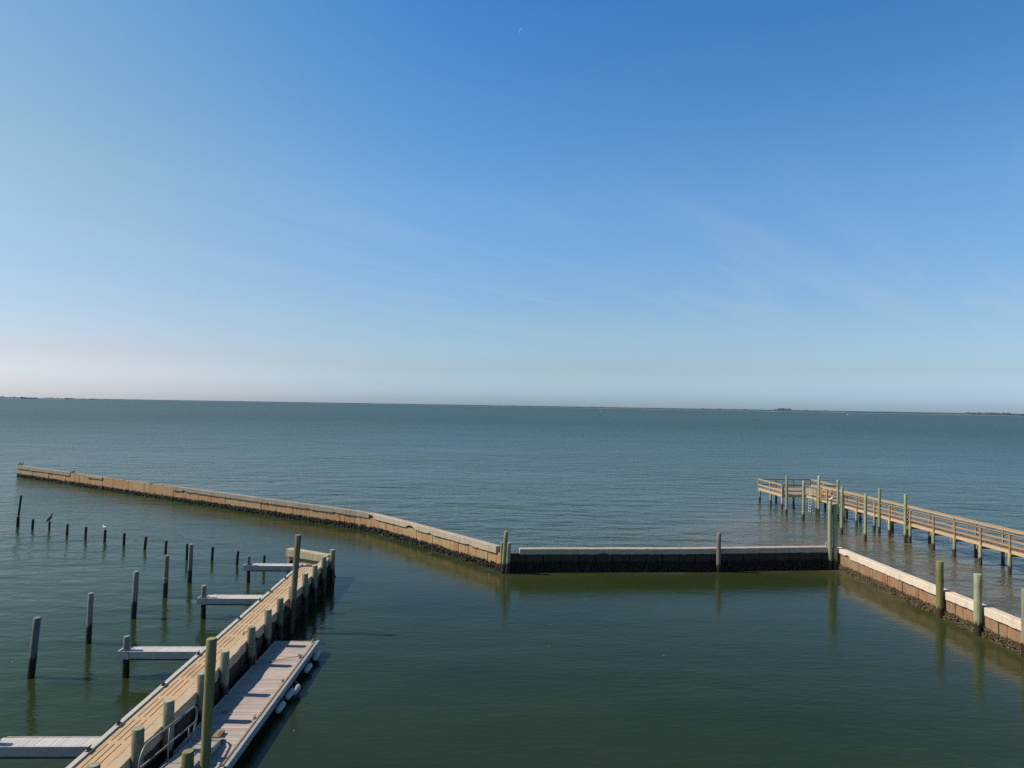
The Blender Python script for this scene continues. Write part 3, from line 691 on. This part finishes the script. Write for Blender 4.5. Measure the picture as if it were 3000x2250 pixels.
mb.loft([g(far + .03, sr, hm), g(near_ + .03, sr, hm)], [.024] * 2, 10)
for l in (.28, 1.62): mb.loft([g(l, sr, .0), g(l, sr, ht if l > 1 else hm)], [.02] * 2, 10)
build_at(mb, 'handrail', 'tube', gw)

# ------------------------------------------------------------------ fishing pier on the right
PD = Vector((-.06, 1, 0)).normalized(); PN = Vector((1, .06, 0)).normalized(); PO = Vector((31.68, 64.96, 0))
PTH = math.atan2(PD.y, PD.x) - math.pi / 2
pier = thing('pier', 'raised wooden pier with tan railings and a platform at its end', 'pier', PO, PTH)
def pl(y): return y - 64.96                           # local: x across (0 near side .. W far side), y along
Wp, ZP = 1.42, 1.6
Y0, Y1 = pl(37.0), pl(75.0)
def put(mb_, name, mat, par=None): return mb_.build(name, mat, par or pier, local=True)
mb = MB(); y = Y0
while y < Y1: mb.span(-.02, Wp + .02, y, y + .139, ZP - .04, ZP + random.uniform(-.003, .003)); y += .146
put(mb, 'deck', 'pier_deck')
mb = MB()
for xx in (-.03, Wp + .03):
    mb.span(xx - .022, xx + .022, Y0, Y1, ZP - .27, ZP - .045)
mb.span(Wp / 2 - .03, Wp / 2 + .03, Y0, Y1, ZP - .27, ZP - .045); put(mb, 'stringer', 'lumber_pale')
near_y = [72.42, 69.6, 67.2, 64.96, 62.12, 59.9, 57.1, 54.24, 51.9, 49.27, 46.61, 43.9, 41.2, 38.6]
def pile_part(x, y, zt, r=.12):
    mb = pile_mesh(Vector((x, y, -1.2)), Vector((x, y, zt)), r, r * .95, 12); return put(mb, 'pile', 'pile_pier')
def post(x, y, par, z0=1.33, z1=2.58, mat='lumber', w=.1): mb = MB(); mb.span(x - w / 2, x + w / 2, y - w / 2, y + w / 2, z0, z1); return put(mb, 'post', mat, par)
for yy in near_y: mb = MB(); mb.span(-.28, Wp + .28, pl(yy) + .10, pl(yy) + .19, ZP - .5, ZP - .272); put(mb, 'cross_beam', 'lumber')
for yy in near_y:
    pile_part(-.12, pl(yy), 1.36); pile_part(Wp + .12, pl(yy) + .05, 1.36)
def rails(x, y0, y1, mat, wide, par=pier):
    mb = MB(); mb.span(x - .07, x + .07, y0, y1, 2.585, 2.62)
    sx_ = -.03 if wide else .03
    mb.span(x + sx_ - .016, x + sx_ + .016, y0, y1, 2.585 - (.16 if wide else .09), 2.582)
    for z in (2.19, 1.83): mb.span(x + sx_ - .016, x + sx_ + .016, y0, y1, z - .06, z + .06)
    return put(mb, 'railing', mat, par)
rn = rails(-.09, Y0, pl(70.3), 'lumber', False); rf = rails(Wp + .09, Y0, Y1, 'lumber_pale', True)
rn2 = rails(-.09, pl(71.6), Y1, 'lumber', False)
for yy in near_y:
    post(-.09, pl(yy), rn if yy < 70.4 else rn2); post(Wp + .09, pl(yy), rf)
gt = put((lambda b_: (b_.span(-.12, -.06, pl(70.38), pl(70.46), 1.65, 2.55), b_.span(-.12, -.06, pl(71.42), pl(71.5), 1.65, 2.55), b_.span(-.118, -.062, pl(70.46), pl(71.42), 2.45, 2.54), b_.span(-.118, -.062, pl(70.46), pl(71.42), 1.66, 1.76), b_.bar((-.09, pl(70.48), 1.78), (-.09, pl(71.40), 2.44), .05, .09), b_)[-1])(MB()), 'gate', 'lumber')
for yy in (70.3, 71.58): post(-.09, pl(yy), rn if yy < 71 else rn2, 1.33, 2.75)
# bait table on the walkway beyond the gate
mb = MB(); mb.span(.9, 1.4, pl(68.6), pl(70.2), 2.32, 2.37); put(mb, 'bait_table', 'lumber')
mb = MB()
for yy in (73.2, 73.65): mb.bar((-.34, pl(yy), -.1), (-.22, pl(yy), 2.5), .05, .05)
for k in range(8): z = .12 + k * .28; xx = -.34 + .12 * (z + .1) / 2.6; mb.bar((xx, pl(73.2), z), (xx, pl(73.65), z), .04, .04, (0, 0, 1))
mb.loft([(-.22, pl(73.2), 2.5), (-.18, pl(73.28), 2.66), (-.18, pl(73.57), 2.66), (-.22, pl(73.65), 2.5)], [.03] * 4, 8); put(mb, 'ladder', 'ladder_white')
# platform
A0 = Vector((28.55, 75.0, 0)); X1, YT = 34.45, 81.1
inv = (Matrix.Translation(PO) @ Matrix.Rotation(PTH, 4, 'Z')).inverted()
xa, ya = -2.5, pl(75.0) + .0; xb, yb_ = 3.55, pl(81.1)
mb = MB(); y = ya + .01
while y < yb_ - .1: mb.span(xa, xb, y, y + .139, ZP - .038, ZP + random.uniform(-.003, .003)); y += .146
put(mb, 'platform_deck', 'platform_deck')
mb = MB(); mb.span(xa - .05, xa - .005, ya, yb_, ZP - .27, ZP - .02); mb.span(xb + .005, xb + .05, ya, yb_, ZP - .27, ZP - .02); mb.span(xa, xb, ya - .05, ya - .005, ZP - .27, ZP - .03); mb.span(xa, xb, yb_ + .005, yb_ + .05, ZP - .27, ZP - .03)
put(mb, 'rim_joist', 'lumber_pale')
for (x_, y_) in ((xa + .05, yb_ - .15), (xa + .05, pl(78.0)), (xa + .1, pl(75.3)), (-.55, yb_ - .15), (.1, pl(78.0)), (xb - .1, yb_ - .15), (xb - .1, pl(77.6)), (xb - .15, pl(75.2)), (-.1, pl(75.25))): pile_part(x_, y_, 1.33)
def rail_line(p, q, mat, n):
    p, q = Vector(p), Vector(q); mb = MB()
    mb.bar(p + Vector((0, 0, 2.6)), q + Vector((0, 0, 2.6)), .14, .035)
    for z, h in ((2.53, .1), (1.95, .12)): mb.bar(p + Vector((0, 0, z)), q + Vector((0, 0, z)), .036, h)
    r_ = put(mb, 'railing', mat)
    for k in range(n + 1): c = p.lerp(q, k / n); post(c.x, c.y, r_, 1.4, 2.575, mat)
rail_line((xa - .03, ya, 0), (xa - .03, yb_, 0), 'lumber_pale', 2); rail_line((xa, yb_ + .03, 0), (xb, yb_ + .03, 0), 'lumber', 3)
rail_line((xb + .03, ya, 0), (xb + .03, yb_, 0), 'lumber_pale', 2); rail_line((xa + .1, ya - .03, 0), (-.2, ya - .03, 0), 'lumber', 1); rail_line((Wp + .2, ya - .03, 0), (xb - .1, ya - .03, 0), 'lumber', 1)
# tall mooring pilings beside the pier
tl = [(2304, 1509, 3.92, 'left row, beside the platform corner'), (2353.5, 1524.6, 3.78, 'left row, second from the platform corner'), (2398, 1507, 3.88, 'touching the pier by the white ladder'), (2454, 1526, 3.88, 'touching the pier just right of the gate'),
      (2466, 1566, 4.06, 'left row, just right of the corner pilings'), (2535, 1587, 3.84, 'left row, nearest and farthest right'), (2576, 1562.6, 3.86, 'touching the pier, second from the right'), (2652, 1588, 3.84, 'touching the pier, farthest right')]
for (px, yb, zt, lb) in tl: piling(at(px, yb), zt, .125, 'pile_pier', 'tall mooring piling by the pier, ' + lb, 'tall mooring pilings by the pier', (.03, 0))

# ------------------------------------------------------------------ birds
def cormorant(base, ang, label, sc_=1.0, low=False, name='cormorant'):
    o = thing(name, label, 'bird', base, ang); mb = MB(); S = sc_
    if low: P_ = [(-.42, 0, .06), (-.26, 0, .10), (-.12, 0, .15), (.05, 0, .20), (.17, 0, .25), (.25, 0, .31), (.31, 0, .35), (.37, 0, .36), (.43, 0, .355), (.50, 0, .345)]
    else: P_ = [(-.30, 0, -.10), (-.20, 0, .02), (-.10, 0, .14), (.02, 0, .29), (.09, 0, .41), (.14, 0, .50), (.155, 0, .58), (.17, 0, .645), (.225, 0, .665), (.31, 0, .66)]
    rr = [(.012, .05), (.03, .06), (.085, .085), (.11, .10), (.075, .075), (.045, .045), (.036, .036), (.042, .04), (.026, .026), (.006, .006)]
    mb.loft([Vector(p) * S for p in P_], [(a * S, b_ * S) for a, b_ in rr], 10); mb.build('body', 'bird_black', o, local=True)
    for sd in (-1, 1):
        mb = MB(); mb.loft([Vector((.06, sd * .085, .36 if not low else .22)) * S, Vector((-.06, sd * .11, .2 if not low else .17)) * S, Vector((-.22, sd * .05, .02 if not low else .11)) * S], [(.05 * S, .02 * S), (.07 * S, .02 * S), (.012 * S, .01 * S)], 8); mb.build('wing', 'bird_black', o, local=True)
        mb = MB(); mb.loft([Vector((-.03, sd * .05, .16)) * S, Vector((0, sd * .05, .0)) * S, Vector((.07, sd * .06, .004)) * S], [.018 * S, .013 * S, .012 * S], 6); mb.build('leg', 'bird_black', o, local=True)
    return o
def gull(base, ang, label, sc_=1.0):
    o = thing('gull', label, 'bird', base, ang); S = sc_; mb = MB()
    P_ = [(-.24, 0, .16), (-.15, 0, .17), (-.02, 0, .19), (.09, 0, .22), (.14, 0, .28), (.165, 0, .325), (.195, 0, .335), (.225, 0, .33)]
    rr = [(.02, .04), (.055, .055), (.095, .085), (.08, .075), (.048, .048), (.05, .045), (.035, .035), (.015, .015)]
    mb.loft([Vector(p) * S for p in P_], [(a * S, b_ * S) for a, b_ in rr], 10); mb.build('body', 'bird_white', o, local=True)
    mb = MB(); mb.loft([Vector((.22, 0, .33)) * S, Vector((.285, 0, .318)) * S], [.015 * S, .005 * S], 6); mb.build('bill', 'bill_yellow', o, local=True)
    for sd in (-1, 1):
        mb = MB(); mb.loft([Vector((.07, sd * .075, .22)) * S, Vector((-.08, sd * .09, .21)) * S, Vector((-.30, sd * .02, .19)) * S], [(.05 * S, .018 * S), (.055 * S, .018 * S), (.008 * S, .008 * S)], 8); mb.build('wing', 'bird_grey', o, local=True)
        mb = MB(); mb.loft([Vector((0, sd * .035, .14)) * S, Vector((0, sd * .035, 0)) * S, Vector((.04, sd * .04, .003)) * S], [.01 * S] * 3, 6); mb.build('leg', 'bill_yellow', o, local=True)
    return o
b_, zt, ln = STUB[2]; cormorant((b_.x + ln, b_.y, zt), R(10), 'black cormorant standing upright on a thin stub at left', 1.0)
b_, zt, ln = STUB[5]; gull((b_.x + ln - .05, b_.y, zt), R(150), 'white gull on a black stub in the left row', .95)
cormorant(LB.pt(.35, .12, 1.49), R(20), 'left one of two dark birds at the far tip of the breakwater', .75)
cormorant(LB.pt(1.1, .12, 1.49), R(20), 'right one of two dark birds at the far tip of the breakwater', .75)
cormorant(LB.pt(U(217, 1385), .15, 1.42), R(-15), 'crouching dark bird on the broken stretch of breakwater', .9, True)
bb = at(2430, 1667) + Vector((0, -.07, 4.42)); gull((bb.x + .06, bb.y, 4.42), R(35), 'gull on the tall sunlit corner piling', .95)

mb = MB()
for (px, py) in ((1607, 1895), (1612, 1830), (1945, 1922), (860, 2142), (36, 1940), (1434, 1322), (1250, 1340), (420, 1358), (2080, 1268)):
    c = at(px, py); r_ = max(.02, c.y * .0006); n = 7
    mb.add([c + Vector((math.cos(k * 6.283 / n) * r_ * random.uniform(.6, 1.3), math.sin(k * 6.283 / n) * r_ * random.uniform(.6, 1.3), .015)) for k in range(n)], [tuple(range(n))])
tag(mb.build('foam_flecks', 'foam'), 'scattered tiny white flecks floating on the water', 'foam', kind='stuff')
# ------------------------------------------------------------------ far water: marker, boat, shore, moon
p = at(1757.5, 1217); mk = thing('channel_marker', 'tiny dark channel marker pole with two white boards far out', 'channel marker', (p.x, p.y, 0))
mb = MB(); mb.loft([(0, 0, -1), (0, 0, 4.4)], [.28, .22], 10); mb.build('pole', 'pile_stub', mk, local=True)
for sd in (-1, 1): mb = MB(); mb.box((sd * .62, -.1, 4.3), (.8, .08, 1.1), sd * R(-24)); mb.build('board', 'marker_board', mk, local=True)
p = at(2486, 1216.5); boat = thing('motorboat', 'small white motorboat speeding left near the far shore', 'boat', (p.x, p.y, 0), R(180))
mb = MB(); mb.loft([(-4.5, 0, .5), (-2, 0, .5), (2, 0, .62), (4, 0, .85), (5.3, 0, 1.15)], [(.8, 1.4), (.85, 1.5), (.8, 1.4), (.6, .8), (.1, .08)], 14); mb.build('hull', 'boat_white', boat, local=True)
mb = MB(); mb.span(-1.2, 1.2, -.9, .9, 1.2, 2.4); mb.build('cabin', 'boat_white', boat, local=True)
mb = MB(); mb.span(.9, 1.24, -.85, .85, 1.7, 2.3); mb.build('windscreen', 'boat_glass', boat, local=True)
mb = MB(); wkv = []
for k in range(60):
    xx = p.x + 3 + random.random() ** 1.4 * 42; mb.box((xx, p.y + random.uniform(-1, 1) * (.5 + (xx - p.x) * .05), .02 + .5 * math.exp(-(xx - p.x) / 12)), (random.uniform(.8, 3), random.uniform(.4, 1.2), .2 + .4 * math.exp(-(xx - p.x) / 10)), random.uniform(-.3, .3))
tag(mb.build('wake', 'foam'), 'broken white wake trailing right behind the distant motorboat', 'wake', kind='stuff')
def shore(name, pts, mat_s, mat_v, depth=350):
    mb = MB(); mv = MB(); prof = []
    for (pa, Ya, ha), (pb, Yb, hb) in zip(pts[:-1], pts[1:]):
        n = max(2, int(abs(pb - pa) / 3))
        for k in range(n): f = k / n; prof.append((pa + (pb - pa) * f, Ya + (Yb - Ya) * f, ha + (hb - ha) * f))
    vs = []; vv = []
    for i, (px, Y, h) in enumerate(prof):
        q = atY(px, 1187 + ROLL * (px - 1500), Y); d = Vector((q.x, q.y, 0)).normalized()
        b0 = Vector((q.x, q.y, -.3)); vs += [b0, b0 + d * 25 + Vector((0, 0, 1.5)), b0 + d * depth + Vector((0, 0, 1.6))]
        hh = h * (1 + .45 * mnoise.noise((px * .06, 1.3, 0)) + .35 * mnoise.noise((px * .21, 4.3, 0))) ; hh = max(.8, hh * 1.35)
        vv += [b0 + d * 26 + Vector((0, 0, .8)), b0 + d * 34 + Vector((0, 0, 1.0 + hh * .9)), b0 + d * 70 + Vector((0, 0, 1.2 + hh)), b0 + d * 300 + Vector((0, 0, .8))]
    n = len(prof)
    mb.add(vs, [(i * 3 + k, i * 3 + 3 + k, i * 3 + 4 + k, i * 3 + 1 + k) for i in range(n - 1) for k in range(2)], True)
    mv.add(vv, [(i * 4 + k, i * 4 + 4 + k, i * 4 + 5 + k, i * 4 + 1 + k) for i in range(n - 1) for k in range(3)], False)
    tag(mb.build(name, mat_s), kind='structure'); tag(mv.build('shore_woods', mat_v), 'low dark line of woods and scrub on the far shore', 'woods', kind='stuff')
shore('far_shore', [(-250, 4800, 9), (60, 4900, 8.5), (110, 5000, 6.5), (190, 5000, 7.5), (262, 5100, 4.5), (300, 5200, 2)], 'shore_sand_hazy', 'shore_haze')
shore('far_shore', [(255, 5600, 3.5), (420, 5600, 3), (540, 5500, 2.5), (700, 5300, 3), (1100, 5000, 4), (1500, 4500, 4.5), (1700, 4200, 5)], 'shore_sand_hazy', 'shore_green_hazy')
shore('far_shore', [(1690, 4150, 4.5), (2000, 3800, 5.0), (2260, 3500, 5.5), (2280, 3450, 10), (2315, 3420, 10), (2325, 3400, 6), (2400, 3350, 6.5), (2480, 3200, 4), (2800, 3000, 4), (2840, 2950, 8.5), (2900, 2900, 9), (2990, 2850, 6), (3200, 2800, 5)], 'shore_sand_hazy', 'shore_green_hazy')
# daytime crescent moon
m, t, b = material('moon'); t.t.nodes.remove(b); em = t.n('ShaderNodeEmission', {'Strength': 1.0}); v = t.n('ShaderNodeTexCoord').outputs['Object']
setc(t, em, 'Color', t.mix(t.ramp(t.noise(v, .06, 3), .3, .7), (.15, .32, .62), (.20, .37, .65))); t.t.links.new(em.outputs[0], t.t.nodes['Material Output'].inputs[0]); M['moon'] = m
c = atY(1529, 92, 9000); rm = 9000 / F * 9.5; mb = MB(); vs = []; n = 24
x_, y_, k_ = ray(1529, 92); fwd = Vector((x_, y_, k_)).normalized(); rt = fwd.cross(Vector((0, 0, 1))).normalized(); up = rt.cross(fwd)
rot = R(148)
for i in range(n + 1):
    a = -math.pi / 2 * .92 + math.pi * .92 * i / n
    for q_ in (1.0, .66):
        lx, ly = math.cos(a) * q_, math.sin(a); X = lx * math.cos(rot) - ly * math.sin(rot); Yq = lx * math.sin(rot) + ly * math.cos(rot)
        vs.append(rt * (X * rm) + up * (Yq * rm))
mb.add(vs, [(2 * i, 2 * i + 1, 2 * i + 3, 2 * i + 2) for i in range(n)]); tag(mb.build('moon', 'moon', loc=c, local=True), 'faint daytime crescent moon high in the blue sky', 'moon')
